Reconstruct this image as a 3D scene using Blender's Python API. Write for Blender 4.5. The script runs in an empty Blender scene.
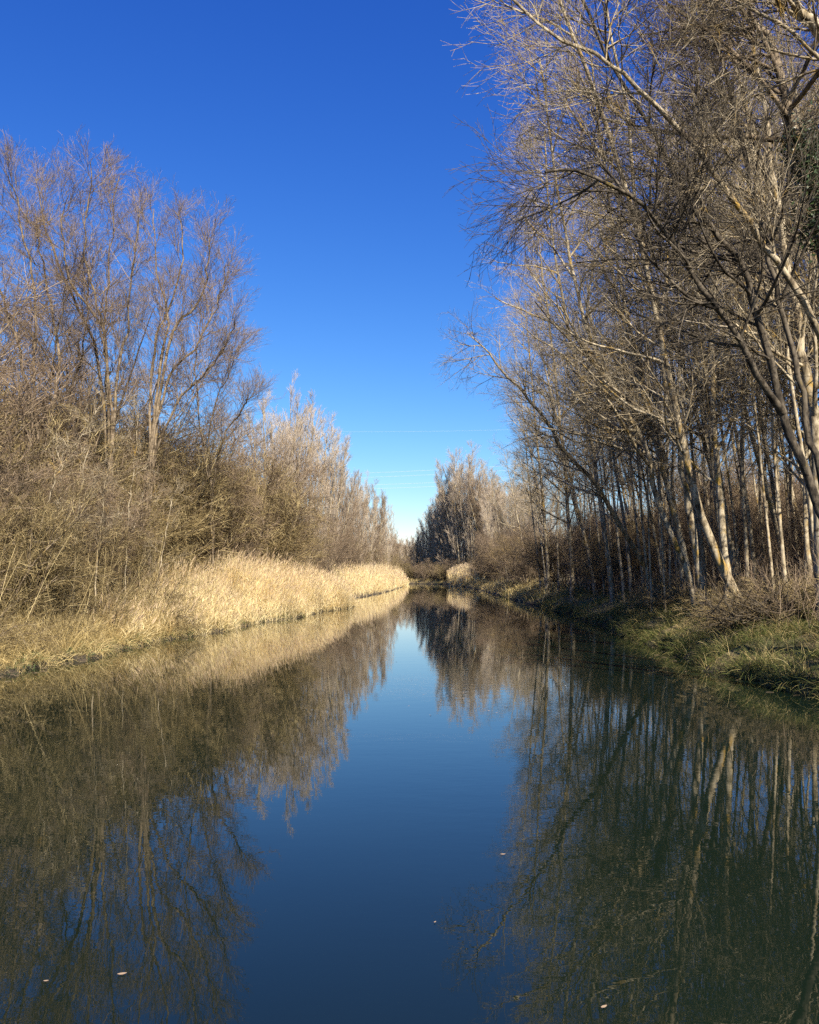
import bpy, math
import numpy as np
from mathutils import Vector

rng = np.random.default_rng(7)
scn = bpy.context.scene
COL = scn.collection
PI = math.pi

# ------------------------------------------------------------------ camera
F = 850.0
PITCH = math.atan(63.0 / F)
CAM = np.array([0.0, 0.0, 2.2])
cam_d = bpy.data.cameras.new("camera")
cam = bpy.data.objects.new("camera", cam_d)
COL.objects.link(cam)
cam_d.sensor_fit = 'HORIZONTAL'
cam_d.sensor_width = 36.0
cam_d.lens = F / 819.0 * 36.0
cam_d.clip_start = 0.05
cam_d.clip_end = 6000
cam.location = CAM
cam.rotation_euler = (PI / 2 + PITCH, 0, 0)
scn.camera = cam


def W(px, py, Y):
    """world point seen at pixel px, py and lying at world depth Y"""
    a = (px - 409.5) / F
    b = (512.0 - py) / F
    fy = math.cos(PITCH) - b * math.sin(PITCH)
    fz = math.sin(PITCH) + b * math.cos(PITCH)
    s = Y / fy
    return np.array([a * s, Y, CAM[2] + fz * s])


# ------------------------------------------------------------------ terrain functions
LY = np.array([-60, 0, 12, 19, 26, 32, 45, 57, 61, 66, 72, 85, 110, 150, 198, 204, 212, 225, 245, 300, 700.])
LX = np.array([-11, -10, -9.6, -9.1, -8.4, -7.9, -6.0, -4.3, -4.0, -6.6, -6.2, -4.6, -3.0, -1.6, -0.6, -4, -13, -25, -38, -68, -290.])
RY = np.array([-60, 0, 10, 15, 22, 30, 45, 67, 100, 141, 158, 164, 172, 178, 186, 195, 202, 209, 217, 228, 245, 300, 700.])
RX = np.array([9, 7.4, 7.0, 7.2, 7.3, 7.9, 8.9, 9.2, 9.9, 10.6, 10.6, 8.6, 8.4, 10.2, 11.0, 10.0, 7.0, 3.5, -2.0, -10, -22, -52, -274.])


def wig(Y):
    return 0.15 * np.sin(Y * 1.7) + 0.12 * np.sin(Y * 3.9 + 1 + np.sin(Y)) + 0.08 * np.sin(Y * 7.3 + 2 * np.sin(Y * 0.6)) + 0.22 * np.sin(Y * 0.55 + 2)


def Lx(Y): return np.interp(Y, LY, LX) + wig(np.asarray(Y, float))
def Rx(Y): return np.interp(Y, RY, RX) + wig(np.asarray(Y, float) + 31.0)


EO = np.array([-1.2, -0.25, -0.02, 0.12, 0.5, 1.2, 2.4, 4.0, 7.0, 12, 20, 40, 90, 250, 900, 3000.])
EZR = np.array([-1.2, -0.45, -0.06, 0.10, 0.36, 0.70, 1.10, 1.35, 1.5, 1.6, 1.7, 1.7, 1.9, 4.0, 10., 10.])
EZL = np.array([-1.2, -0.45, -0.06, 0.10, 0.20, 0.35, 0.55, 0.75, 1.0, 1.2, 1.4, 1.7, 2.2, 4.0, 10., 10.])


def noise2(x, y):
    return (np.sin(x * 1.3 + 1.1 * np.sin(y * 0.9)) + np.sin(y * 1.7 + 1.4 * np.sin(x * 0.8)) + 0.6 * np.sin(x * 3.1 + y * 2.3)) / 2.6


def gz(x, y):
    x = np.asarray(x, float); y = np.asarray(y, float)
    er = x - Rx(y); el = Lx(y) - x
    z = np.where(er > el, np.interp(er, EO, EZR), np.interp(el, EO, EZL))
    e = np.maximum(er, el)
    return z + np.clip(e, 0, 2) / 2 * 0.10 * noise2(x, y)


# ------------------------------------------------------------------ mesh helpers
def mk_mesh(name, chunks, mats):
    """chunks: list of (verts Nx3, quads Mx4, material index)"""
    vs, qs, ms, off = [], [], [], 0
    for v, q, m in chunks:
        vs.append(v); qs.append(q + off); ms.append(np.full(len(q), m, np.int32)); off += len(v)
    V = np.concatenate(vs).astype(np.float32); Q = np.concatenate(qs).astype(np.int32); M = np.concatenate(ms)
    me = bpy.data.meshes.new(name)
    me.vertices.add(len(V)); me.vertices.foreach_set("co", V.ravel())
    me.loops.add(len(Q) * 4); me.loops.foreach_set("vertex_index", Q.ravel())
    me.polygons.add(len(Q))
    me.polygons.foreach_set("loop_start", np.arange(len(Q), dtype=np.int32) * 4)
    for m in mats: me.materials.append(m)
    me.polygons.foreach_set("material_index", M)
    me.update(calc_edges=True)
    me.polygons.foreach_set("use_smooth", np.ones(len(Q), bool))
    return me


def nrm(a): return a / np.maximum(np.linalg.norm(a, axis=-1, keepdims=True), 1e-9)


def grow(o, d, L, K, wob, trop, tropv=(0, 0, 1)):
    N = len(o); d = nrm(d); P = np.empty((N, K, 3)); P[:, 0] = o
    L = np.broadcast_to(L, (N,)); st = (L / (K - 1))[:, None]
    tv = np.asarray(tropv, float)
    for k in range(1, K):
        d = nrm(d + wob * rng.normal(size=(N, 3)) + trop * tv)
        P[:, k] = P[:, k - 1] + d * st
    return P


def spawn(P, R, n, t0, t1, ang, Lf, rf, K, wob, trop, taper=0.6, bias=None, tropv=(0, 0, 1), rmin=0.0):
    """n children on each parent polyline -> (P, R)"""
    N, Kp, _ = P.shape
    t = t0 + (t1 - t0) * (np.arange(n)[None, :] + rng.random((N, n))) / n
    u = t * (Kp - 1); i = np.minimum(u.astype(int), Kp - 2); f = (u - i)[..., None]
    a = np.take_along_axis(P, i[..., None], 1); b = np.take_along_axis(P, i[..., None] + 1, 1)
    o = a * (1 - f) + b * f; T = nrm(b - a)
    r = np.take_along_axis(R, i, 1) * (1 - f[..., 0]) + np.take_along_axis(R, i + 1, 1) * f[..., 0]
    v = rng.normal(size=o.shape)
    if bias is not None: v = v + np.asarray(bias)
    v = nrm(v - (v * T).sum(-1, keepdims=True) * T)
    an = np.radians(ang[0] + (ang[1] - ang[0]) * rng.random((N, n)))[..., None]
    d = T * np.cos(an) + v * np.sin(an)
    L = (Lf[0] + (Lf[1] - Lf[0]) * rng.random((N, n))) * (1 - taper * (t - t0) / max(t1 - t0, 1e-6))
    r0 = np.maximum(np.minimum(r * 0.8, L * rf), rmin)
    o = o.reshape(-1, 3); d = d.reshape(-1, 3); L = L.ravel(); r0 = r0.ravel()
    C = grow(o, d, L, K, wob, trop, tropv)
    w = np.linspace(1, 0.35, K)
    return C, np.maximum(r0[:, None] * w[None, :], rmin * 0.7)


def tubes(P, R, S):
    N, K, _ = P.shape
    T = np.empty_like(P)
    T[:, 1:-1] = P[:, 2:] - P[:, :-2]; T[:, 0] = P[:, 1] - P[:, 0]; T[:, -1] = P[:, -1] - P[:, -2]
    T = nrm(T)
    ref = np.zeros((N, 3)); m = np.abs(T.mean(1)); ref[np.arange(N), m.argmin(1)] = 1
    A = nrm(np.cross(T, ref[:, None, :])); B = np.cross(T, A)
    th = np.arange(S) * 2 * PI / S
    R = R[..., None] if R.ndim == 2 else R
    R4 = R[..., None]
    V = P[:, :, None, :] + (A[:, :, None, :] * np.cos(th)[None, None, :, None] + B[:, :, None, :] * np.sin(th)[None, None, :, None]) * R4
    V = V.reshape(-1, 3)
    b = (np.arange(N)[:, None, None] * K + np.arange(K - 1)[None, :, None]) * S
    s = np.arange(S)[None, None, :]; s2 = (s + 1) % S
    Q = np.stack([b + s, b + s2, b + S + s2, b + S + s], -1).reshape(-1, 4)
    return V, Q


def ribbons(P, Wd, side=None):
    """flat blades: P (N,K,3), Wd (N,K) half width"""
    N, K, _ = P.shape
    if side is None: side = rng.normal(size=(N, 3)) * [1, 1, 0.15]
    T = nrm(P[:, -1] - P[:, 0]); side = nrm(side - (side * T).sum(-1, keepdims=True) * T)
    V = np.stack([P - side[:, None, :] * Wd[..., None], P + side[:, None, :] * Wd[..., None]], 2).reshape(-1, 3)
    b = (np.arange(N)[:, None] * K + np.arange(K - 1)[None, :]) * 2
    Q = np.stack([b, b + 1, b + 3, b + 2], -1).reshape(-1, 4)
    return V, Q


def leaves(o, size):
    N = len(o); d = nrm(rng.normal(size=(N, 3))); e = nrm(np.cross(d, rng.normal(size=(N, 3))))
    s = size * (0.6 + 0.8 * rng.random((N, 1)))
    V = np.stack([o, o + d * s + e * s * 0.45, o + d * s * 2, o + d * s - e * s * 0.45], 1).reshape(-1, 3)
    return V, np.arange(N * 4).reshape(N, 4)


def resample(pts, K):
    pts = np.asarray(pts, float); n = len(pts)
    ext = np.vstack([2 * pts[0] - pts[1], pts, 2 * pts[-1] - pts[-2]])
    out = []
    for u in np.linspace(0, n - 1, K):
        i = min(int(u), n - 2); f = u - i
        p0, p1, p2, p3 = ext[i], ext[i + 1], ext[i + 2], ext[i + 3]
        out.append(0.5 * ((2 * p1) + (-p0 + p2) * f + (2 * p0 - 5 * p1 + 4 * p2 - p3) * f ** 2 + (-p0 + 3 * p1 - 3 * p2 + p3) * f ** 3))
    return np.array(out)


# ------------------------------------------------------------------ materials
def new_mat(name):
    m = bpy.data.materials.new(name); m.use_nodes = True
    nt = m.node_tree; b = nt.nodes["Principled BSDF"]
    return m, nt, b


def ramp(nt, fac, stops):
    r = nt.nodes.new("ShaderNodeValToRGB"); el = r.color_ramp.elements
    while len(el) < len(stops): el.new(0.5)
    for e, (p, c) in zip(el, stops): e.position = p; e.color = (*c, 1)
    nt.links.new(fac, r.inputs[0]); return r.outputs[0]


def noise(nt, scale, detail=4, vec=None, rough=0.6):
    n = nt.nodes.new("ShaderNodeTexNoise"); n.inputs["Scale"].default_value = scale
    n.inputs["Detail"].default_value = detail; n.inputs["Roughness"].default_value = rough
    if vec is not None: nt.links.new(vec, n.inputs["Vector"])
    return n.outputs["Fac"]


def mixc(nt, fac, a, b, mode='MIX'):
    m = nt.nodes.new("ShaderNodeMix"); m.data_type = 'RGBA'; m.blend_type = mode
    for s, v in ((m.inputs[0], fac), (m.inputs[6], a), (m.inputs[7], b)):
        if isinstance(v, (int, float)): s.default_value = v
        elif isinstance(v, tuple): s.default_value = (*v, 1)
        else: nt.links.new(v, s)
    return m.outputs[2]


def coords(nt, scale=(1, 1, 1)):
    tc = nt.nodes.new("ShaderNodeTexCoord"); mp = nt.nodes.new("ShaderNodeMapping"); mp.inputs["Scale"].default_value = scale
    nt.links.new(tc.outputs["Object"], mp.inputs[0]); return mp.outputs[0]


def bark_mat(name, pale, mid, dark, lichen, lich=0.62):
    m, nt, b = new_mat(name)
    v = coords(nt, (1, 1, 0.45))
    n1 = noise(nt, 5.0, 5, v)
    c = ramp(nt, n1, [(0.34, dark), (0.45, mid), (0.55, pale)])
    c = mixc(nt, 1.0, c, ramp(nt, noise(nt, 14.0, 5, coords(nt, (1, 1, 0.3)), 0.7), [(0.36, (0.35, 0.33, 0.30)), (0.52, (1, 1, 1))]), 'MULTIPLY')
    c = mixc(nt, 1.0, c, ramp(nt, noise(nt, 9.0, 3, coords(nt, (0.5, 0.5, 1.6)), 0.6), [(0.30, (0.25, 0.22, 0.2)), (0.42, (1, 1, 1))]), 'MULTIPLY')
    n2 = noise(nt, 2.3, 4, coords(nt, (1, 1, 0.6)))
    f = ramp(nt, n2, [(lich, (0, 0, 0)), (lich + 0.1, (1, 1, 1))])
    c = mixc(nt, f, c, lichen)
    oi = nt.nodes.new("ShaderNodeObjectInfo")
    c = mixc(nt, 1.0, c, ramp(nt, oi.outputs["Random"], [(0, (0.78, 0.76, 0.74)), (1, (1.0, 1.0, 1.0))]), 'MULTIPLY')
    nt.links.new(c, b.inputs["Base Color"]); b.inputs["Roughness"].default_value = 0.85
    b.inputs["Specular IOR Level"].default_value = 0.2
    bp = nt.nodes.new("ShaderNodeBump"); bp.inputs["Strength"].default_value = 0.6; bp.inputs["Distance"].default_value = 0.02
    nt.links.new(noise(nt, 22.0, 4, coords(nt, (1, 1, 0.25))), bp.inputs["Height"]); nt.links.new(bp.outputs[0], b.inputs["Normal"])
    return m


def isl_mat(name, stops, rough=0.8, spec=0.2, trans=0.0, patch=None):
    """colour varies from one twig / blade to the next"""
    m, nt, b = new_mat(name)
    g = nt.nodes.new("ShaderNodeNewGeometry")
    c = ramp(nt, g.outputs["Random Per Island"], stops)
    if patch:
        f = ramp(nt, noise(nt, patch[1], 3, coords(nt)), [(patch[2], (0, 0, 0)), (patch[2] + 0.12, (1, 1, 1))])
        c = mixc(nt, f, c, mixc(nt, 1.0, c, patch[0], 'MULTIPLY'))
    nt.links.new(c, b.inputs["Base Color"])
    b.inputs["Roughness"].default_value = rough; b.inputs["Specular IOR Level"].default_value = spec
    if trans:
        t = nt.nodes.new("ShaderNodeBsdfTranslucent"); nt.links.new(c, t.inputs[0])
        mx = nt.nodes.new("ShaderNodeMixShader"); mx.inputs[0].default_value = trans
        nt.links.new(b.outputs[0], mx.inputs[1]); nt.links.new(t.outputs[0], mx.inputs[2])
        nt.links.new(mx.outputs[0], nt.nodes["Material Output"].inputs[0])
    return m


M = {}
M['bark_pale'] = bark_mat('pale_bark', (0.47, 0.41, 0.29), (0.29, 0.24, 0.155), (0.07, 0.055, 0.038), (0.38, 0.25, 0.06), 0.57)
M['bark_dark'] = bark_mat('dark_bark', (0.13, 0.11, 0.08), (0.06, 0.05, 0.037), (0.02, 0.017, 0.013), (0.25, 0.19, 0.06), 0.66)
M['bark_tan'] = bark_mat('tan_bark', (0.26, 0.21, 0.145), (0.14, 0.108, 0.07), (0.045, 0.036, 0.025), (0.28, 0.20, 0.07))
M['twig_grey'] = isl_mat('grey_twigs', [(0, (0.055, 0.043, 0.033)), (0.5, (0.13, 0.105, 0.082)), (1, (0.29, 0.245, 0.19))])
M['twig_brown'] = isl_mat('brown_twigs', [(0, (0.085, 0.06, 0.042)), (0.5, (0.19, 0.142, 0.095)), (1, (0.39, 0.30, 0.20))])
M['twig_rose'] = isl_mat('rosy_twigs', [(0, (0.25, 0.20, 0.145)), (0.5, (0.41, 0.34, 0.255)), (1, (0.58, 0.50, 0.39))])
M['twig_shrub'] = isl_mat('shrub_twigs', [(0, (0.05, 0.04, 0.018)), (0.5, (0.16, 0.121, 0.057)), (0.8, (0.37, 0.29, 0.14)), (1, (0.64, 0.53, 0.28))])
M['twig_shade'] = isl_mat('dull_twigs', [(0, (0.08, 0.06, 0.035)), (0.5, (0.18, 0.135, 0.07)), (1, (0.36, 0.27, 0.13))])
M['dry_leaf'] = isl_mat('dry_leaves', [(0, (0.16, 0.10, 0.04)), (1, (0.40, 0.28, 0.12))], trans=0.3)
M['ivy'] = isl_mat('ivy_leaves', [(0, (0.012, 0.025, 0.008)), (1, (0.04, 0.07, 0.02))], 0.4, 0.5)
M['reed'] = isl_mat('reed_straw', [(0, (0.50, 0.38, 0.17)), (0.5, (0.80, 0.66, 0.36)), (1, (0.90, 0.80, 0.50))], trans=0.25, patch=((0.72, 0.62, 0.48), 0.45, 0.52))
M['plume'] = isl_mat('reed_plume', [(0, (0.34, 0.25, 0.16)), (1, (0.60, 0.48, 0.32))], trans=0.3)
M['straw'] = isl_mat('dry_grass', [(0, (0.20, 0.145, 0.055)), (0.5, (0.44, 0.34, 0.145)), (0.85, (0.62, 0.50, 0.24)), (1, (0.72, 0.60, 0.32))], trans=0.25)
M['grass'] = isl_mat('green_grass', [(0, (0.05, 0.07, 0.02)), (0.4, (0.085, 0.11, 0.028)), (0.7, (0.18, 0.18, 0.06)), (1, (0.40, 0.33, 0.145))], trans=0.25)
M['green'] = isl_mat('fresh_green', [(0, (0.06, 0.10, 0.035)), (1, (0.19, 0.25, 0.10))], trans=0.3)
M['fir'] = isl_mat('evergreen', [(0, (0.01, 0.022, 0.01)), (1, (0.03, 0.05, 0.022))])

# ground
m, nt, b = new_mat('bank_soil')
v = coords(nt)
c = ramp(nt, noise(nt, 1.1, 6, v), [(0.3, (0.05, 0.04, 0.022)), (0.5, (0.13, 0.10, 0.05)), (0.7, (0.22, 0.17, 0.085))])
c = mixc(nt, ramp(nt, noise(nt, 25, 3, v), [(0.45, (0, 0, 0)), (0.6, (1, 1, 1))]), c, (0.20, 0.15, 0.075))
c = mixc(nt, ramp(nt, noise(nt, 0.35, 3, v), [(0.52, (0, 0, 0)), (0.62, (1, 1, 1))]), c, (0.07, 0.085, 0.028))
sx = nt.nodes.new("ShaderNodeSeparateXYZ"); nt.links.new(v, sx.inputs[0])
wet = nt.nodes.new("ShaderNodeMapRange"); wet.inputs[1].default_value = 0.06; wet.inputs[2].default_value = 0.32
nt.links.new(sx.outputs[2], wet.inputs[0])
c = mixc(nt, wet.outputs[0], (0.035, 0.028, 0.018), c)
nt.links.new(c, b.inputs["Base Color"]); b.inputs["Roughness"].default_value = 0.95
bp = nt.nodes.new("ShaderNodeBump"); bp.inputs["Strength"].default_value = 0.8; bp.inputs["Distance"].default_value = 0.06
nt.links.new(noise(nt, 9, 5, v), bp.inputs["Height"]); nt.links.new(bp.outputs[0], b.inputs["Normal"])
M['soil'] = m

# water: turbid body under a still glossy surface
m, nt, b = new_mat('still_water')
v = coords(nt)
c = ramp(nt, noise(nt, 0.12, 3, v), [(0.3, (0.0040, 0.0090, 0.0058)), (0.7, (0.0068, 0.0130, 0.0072))])
nt.links.new(c, b.inputs["Base Color"])
b.inputs["Roughness"].default_value = 0.0; b.inputs["IOR"].default_value = 1.48; b.inputs["Specular IOR Level"].default_value = 0.5
bp = nt.nodes.new("ShaderNodeBump"); bp.inputs["Strength"].default_value = 1.0; bp.inputs["Distance"].default_value = 0.0010
n1 = noise(nt, 1.6, 3, coords(nt, (1.0, 1.8, 1.0)))
n2 = noise(nt, 7.0, 2, coords(nt, (0.8, 1.6, 1.0)))
ad = nt.nodes.new("ShaderNodeMath"); ad.operation = 'MULTIPLY_ADD'; ad.inputs[1].default_value = 0.16
nt.links.new(n2, ad.inputs[0]); nt.links.new(n1, ad.inputs[2])
br = noise(nt, 0.16, 2, coords(nt, (1.0, 0.5, 1.0)))
rm = nt.nodes.new("ShaderNodeMapRange"); rm.inputs[1].default_value = 0.40; rm.inputs[2].default_value = 0.65; rm.inputs[3].default_value = 0.3; rm.inputs[4].default_value = 1.8
nt.links.new(br, rm.inputs[0])
ml = nt.nodes.new("ShaderNodeMath"); ml.operation = 'MULTIPLY'; nt.links.new(ad.outputs[0], ml.inputs[0]); nt.links.new(rm.outputs[0], ml.inputs[1])
nt.links.new(ml.outputs[0], bp.inputs["Height"]); nt.links.new(bp.outputs[0], b.inputs["Normal"])
M['water'] = m

m, nt, b = new_mat('cable_metal'); b.inputs["Base Color"].default_value = (0.6, 0.61, 0.63, 1); b.inputs["Roughness"].default_value = 0.5
M['cable'] = m


# ------------------------------------------------------------------ object helpers
def link(name, me, parent=None, loc=(0, 0, 0)):
    o = bpy.data.objects.new(name, me); COL.objects.link(o)
    if parent is not None: o.parent = parent
    o.location = loc
    return o


def root(name, label, cat, loc, group=None):
    o = bpy.data.objects.new(name, None); COL.objects.link(o); o.location = [float(q) for q in loc]
    o.empty_display_size = 0.3
    o['label'] = label; o['category'] = cat
    if group: o['group'] = group
    return o


def dup(src, loc, rz, sc, label=None, group=None, tilt=(0, 0)):
    r = src.copy(); COL.objects.link(r)
    r.location = [float(q) for q in loc]; r.rotation_euler = (tilt[0], tilt[1], float(rz)); r.scale = [float(s) for s in sc]
    if label: r['label'] = label
    if group: r['group'] = group
    for ch in list(src.children):
        c_ = ch.copy(); COL.objects.link(c_); c_.parent = r
    return r


def kill(src):
    for ch in list(src.children): bpy.data.objects.remove(ch)
    bpy.data.objects.remove(src)


def structure(o): o['kind'] = 'structure'; return o


# ------------------------------------------------------------------ ground, water
rows = np.concatenate([np.arange(-40, 5, 3), np.arange(5, 75, 0.22), np.arange(75, 220, 2.0), np.arange(220, 320, 3), np.arange(320, 460, 10), np.array([500, 600, 800, 1200, 2000, 3500.])])
cols = []
offs = np.array([-1.2, -0.6, -0.25, -0.1, -0.02, 0.05, 0.12, 0.3, 0.5, 0.8, 1.2, 1.7, 2.4, 3.2, 4, 5.2, 7, 9, 12, 16, 20, 28, 40, 60, 90, 150, 250, 500, 900, 2000, 3000.])
G = []
for y in rows:
    l = float(Lx(y)); r = float(Rx(y))
    xs = np.concatenate([l - offs[::-1], r + offs])
    zs = gz(xs, np.full_like(xs, y))
    G.append(np.stack([xs, np.full_like(xs, y), zs], 1))
G = np.array(G); nr, nc = G.shape[:2]
ii, jj = np.meshgrid(np.arange(nr - 1), np.arange(nc - 1), indexing='ij')
q = np.stack([ii * nc + jj, ii * nc + jj + 1, (ii + 1) * nc + jj + 1, (ii + 1) * nc + jj], -1).reshape(-1, 4)
structure(link('ground', mk_mesh('ground', [(G.reshape(-1, 3), q, 0)], [M['soil']])))
wv = []
for y in rows:
    wv.append([[float(Lx(y)) - 0.6, y, 0.0], [float(Rx(y)) + 0.6, y, 0.0]])
wv = np.array(wv); n = len(rows)
i = np.arange(n - 1)
q = np.stack([i * 2, i * 2 + 1, i * 2 + 3, i * 2 + 2], -1)
structure(link('canal_water', mk_mesh('canal_water', [(wv.reshape(-1, 3), q, 0)], [M['water']])))


# ------------------------------------------------------------------ trees
def crown_from(Pt, Rt, prm, tw, leaf=0.0):
    """limbs, branches and twigs grown from trunk polylines (N,K,3)"""
    g = prm
    P1, R1 = spawn(Pt, Rt, g['n1'], g.get('t0', 0.3), 0.98, g['a1'], g['l1'], g.get('f1', 0.011), 9, g.get('w1', 0.10), g['up1'], g.get('tp1', 0.55), bias=g.get('bias'), rmin=0.012)
    P2, R2 = spawn(P1, R1, g['n2'], 0.12, 0.98, g.get('a2', (28, 52)), g['l2'], g.get('f2', 0.009), 6, 0.085, g['up2'], 0.5, rmin=g.get('r2', 0.0065))
    P3, R3 = spawn(P2, R2, g['n3'], 0.12, 1.0, g.get('a3', (25, 50)), g['l3'], 0.008, 4, 0.09, g['up3'], 0.45, rmin=g.get('r3', 0.0045))
    P4, R4 = spawn(P3, R3, g['n4'], 0.2, 1.0, (20, 48), g['l4'], 0.008, 3, 0.08, g['up3'], 0.4, rmin=g.get('r4', 0.0035))
    ch = [(*tubes(P1, R1, 5), 0), (*tubes(P2, R2, 4), 1), (*tubes(P3, R3, 3), 1), (*tubes(P4, R4, 3), 1)]
    if leaf:
        tips = P4.reshape(-1, 3); k = int(len(tips) * leaf)
        ch.append((*leaves(tips[rng.integers(0, len(tips), k)], 0.016), 2))
    return ch


def trunk_radius(K, r0, r1, p=1.0):
    t = np.linspace(0, 1, K)
    return r0 * (1 - t) ** p + r1 * (1 - (1 - t) ** p) + r0 * 0.55 * np.exp(-t * 28)


def tree_obj(name, label, cat, base, trunks, Rts, crown, mats, group=None, trunk_name='trunk', ivy=None):
    """trunks: list of (K,3) world or local polylines relative to base"""
    r = root(name, label, cat, base, group)
    for P, R in zip(trunks, Rts):
        v, q = tubes(P[None], R[None], 10)
        # knobbly skin
        v = v + rng.normal(size=v.shape) * 0.004
        link(trunk_name, mk_mesh(trunk_name, [(v, q, 0)], [mats[0]]), r)
    link('crown', mk_mesh('crown', crown, mats), r)
    if ivy is not None: link('ivy', mk_mesh('ivy', [(*ivy, 0)], [M['ivy']]), r)
    return r


# parameters of the poplar-like trees on the shaded bank
PA = dict(n1=22, a1=(36, 66), l1=(2.4, 4.6), up1=0.045, n2=8, l2=(0.9, 2.0), up2=0.015, n3=6, l3=(0.4, 1.0), up3=0.0, n4=3, l4=(0.18, 0.5), t0=0.30, w1=0.11, f1=0.0145, f2=0.0115)


def hero(label, pts, d0, d1, r0, r1=0.03, prm=None, mats=('bark_pale', 'bark_pale', 'twig_grey'), K=26, name='leaning_tree', ground_pt=None, extra=None, ivy=False, group=None, **kw):
    n = len(pts)
    py = np.array([p[1] for p in pts], float)
    ds = np.interp(-py, [-py[0], -py[-1]], [d0, d1])
    P = np.array([W(p[0], p[1], d) for p, d in zip(pts, ds)])
    dirn = P[0] - P[1]
    gx = P[0][0] + kw.get('gdx', dirn[0] / max(-dirn[2], 0.3) * 0.5); gy = P[0][1]
    z = float(gz(gx, gy))
    base = np.array([gx, gy, z - 0.15])
    if P[0][2] > z + 0.5: P = np.vstack([base[None], P])
    else: P[0] = base
    Pw = resample(P, K)
    Pw[1:] += rng.normal(size=(K - 1, 3)) * 0.025
    R = trunk_radius(K, r0, r1, 0.9)
    Pl = Pw - base
    g = dict(PA); g.update(prm or {})
    cr = crown_from(Pl[None], R[None], g, None)
    trunks, Rts = [Pl], [R]
    if extra:      # a second stem forking from the trunk: (pts, index fraction, radius)
        for (ep, ed0, ed1, er) in extra:
            E = np.array([W(p[0], p[1], np.interp(k, [0, len(ep) - 1], [ed0, ed1])) for k, p in enumerate(ep)]) - base
            j = np.argmin(np.linalg.norm(Pl - E[0], axis=1)); E[0] = Pl[j]
            E = resample(E, 20); Re = trunk_radius(20, er, 0.02, 0.9)
            trunks.append(E); Rts.append(Re)
            g2 = dict(g); g2['n1'] = int(g['n1'] * 0.7); g2['t0'] = 0.15
            cr += crown_from(E[None], Re[None], g2, None)
    iv = None
    if ivy:
        a, b_, n_ = ivy
        k = rng.uniform(a, b_, n_) * (K - 1); i0 = k.astype(int)
        c0 = Pl[i0] + (Pl[np.minimum(i0 + 1, K - 1)] - Pl[i0]) * (k - i0)[:, None]
        o = c0 + rng.normal(size=(n_, 3)) * [0.20, 0.20, 0.2]
        iv = leaves(o, 0.045)
    return tree_obj(name, label, 'tree', base, trunks, Rts, cr, [M[m_] for m_ in mats], group, ivy=iv)


BL = (-0.9, -0.1, 0.15)   # crowns reach out over the canal
hero('pale leaning trunk with orange-tinted foot rising beside the brush heap on the grassy bank',
     [(742, 612), (716, 551), (699, 509), (690, 478), (683, 440), (672, 385), (655, 310), (640, 235), (618, 160), (590, 80), (560, 0), (535, -60)], 24, 22, 0.125, prm=dict(bias=BL))
hero('thick ash-white trunk crossing behind the orange-footed leaning tree',
     [(704, 588), (691, 522), (685, 483), (679, 444), (670, 411), (667, 388), (660, 320), (650, 280), (636, 210), (628, 120), (612, 40), (600, -40)], 27, 26, 0.135, prm=dict(bias=BL))
hero('slender bowed pale trunk curving left from among the thin poles',
     [(690, 580), (681, 557), (656, 498), (649, 457), (641, 437), (623, 405), (599, 361), (588, 330), (572, 270), (560, 200), (548, 120), (540, 60)], 29, 28, 0.11, prm=dict(bias=BL, n1=32, n3=8, l1=(2.4, 5.2)))
hero('thin pale trunk just behind the slender bowed one',
     [(682, 560), (673, 509), (662, 450), (651, 417), (640, 370), (622, 290), (610, 210), (600, 130), (590, 50)], 32, 31, 0.11, prm=dict(bias=BL, n1=32, n3=8, l1=(2.4, 5.2)))
hero('straight upright white trunk between the leaning pair and the dark forked trunk',
     [(728, 590), (725, 562), (721, 505), (716, 455), (714, 400), (712, 333), (712, 274), (708, 200), (700, 120), (694, 30), (690, -40)], 26, 26, 0.12)
hero('lone trunk leaning far out over the canal with its bare tip against the sky',
     [(652, 582), (646, 569), (627, 537), (602, 494), (585, 472), (563, 450), (549, 425), (531, 403), (521, 390), (499, 366), (481, 344), (466, 334)], 35, 30, 0.125, 0.014,
     prm=dict(n1=17, l1=(1.2, 3.2), bias=(-0.6, -0.1, -0.1), t0=0.25, a1=(35, 65), up1=0.0, n2=7, n3=5, n4=3))
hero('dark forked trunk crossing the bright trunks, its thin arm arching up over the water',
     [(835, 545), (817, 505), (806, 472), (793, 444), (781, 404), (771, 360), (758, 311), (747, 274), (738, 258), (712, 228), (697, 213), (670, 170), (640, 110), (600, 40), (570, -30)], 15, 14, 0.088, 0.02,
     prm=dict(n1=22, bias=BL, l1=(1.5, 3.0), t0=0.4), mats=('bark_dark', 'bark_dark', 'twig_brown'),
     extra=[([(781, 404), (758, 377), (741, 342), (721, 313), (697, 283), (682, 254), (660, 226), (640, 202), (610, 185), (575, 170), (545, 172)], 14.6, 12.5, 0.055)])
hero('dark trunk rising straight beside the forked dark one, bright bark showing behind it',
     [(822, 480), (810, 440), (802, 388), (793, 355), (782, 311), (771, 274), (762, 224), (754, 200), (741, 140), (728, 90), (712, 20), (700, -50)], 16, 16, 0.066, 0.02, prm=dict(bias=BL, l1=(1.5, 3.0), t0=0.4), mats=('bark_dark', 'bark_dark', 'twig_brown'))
hero('long grey limb-like trunk arching from the canopy edge to the top of the sky gap',
     [(880, 470), (850, 390), (819, 331), (802, 296), (776, 261), (755, 231), (720, 184), (690, 143), (655, 104), (625, 74), (602, 56), (551, 35), (514, 2), (490, -20)], 15, 12.5, 0.075, 0.012,
     prm=dict(n1=20, bias=(-0.3, 0.1, 0.1), l1=(0.8, 1.7), t0=0.35, n2=6, n3=5), mats=('bark_pale', 'bark_pale', 'twig_grey'))
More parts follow.
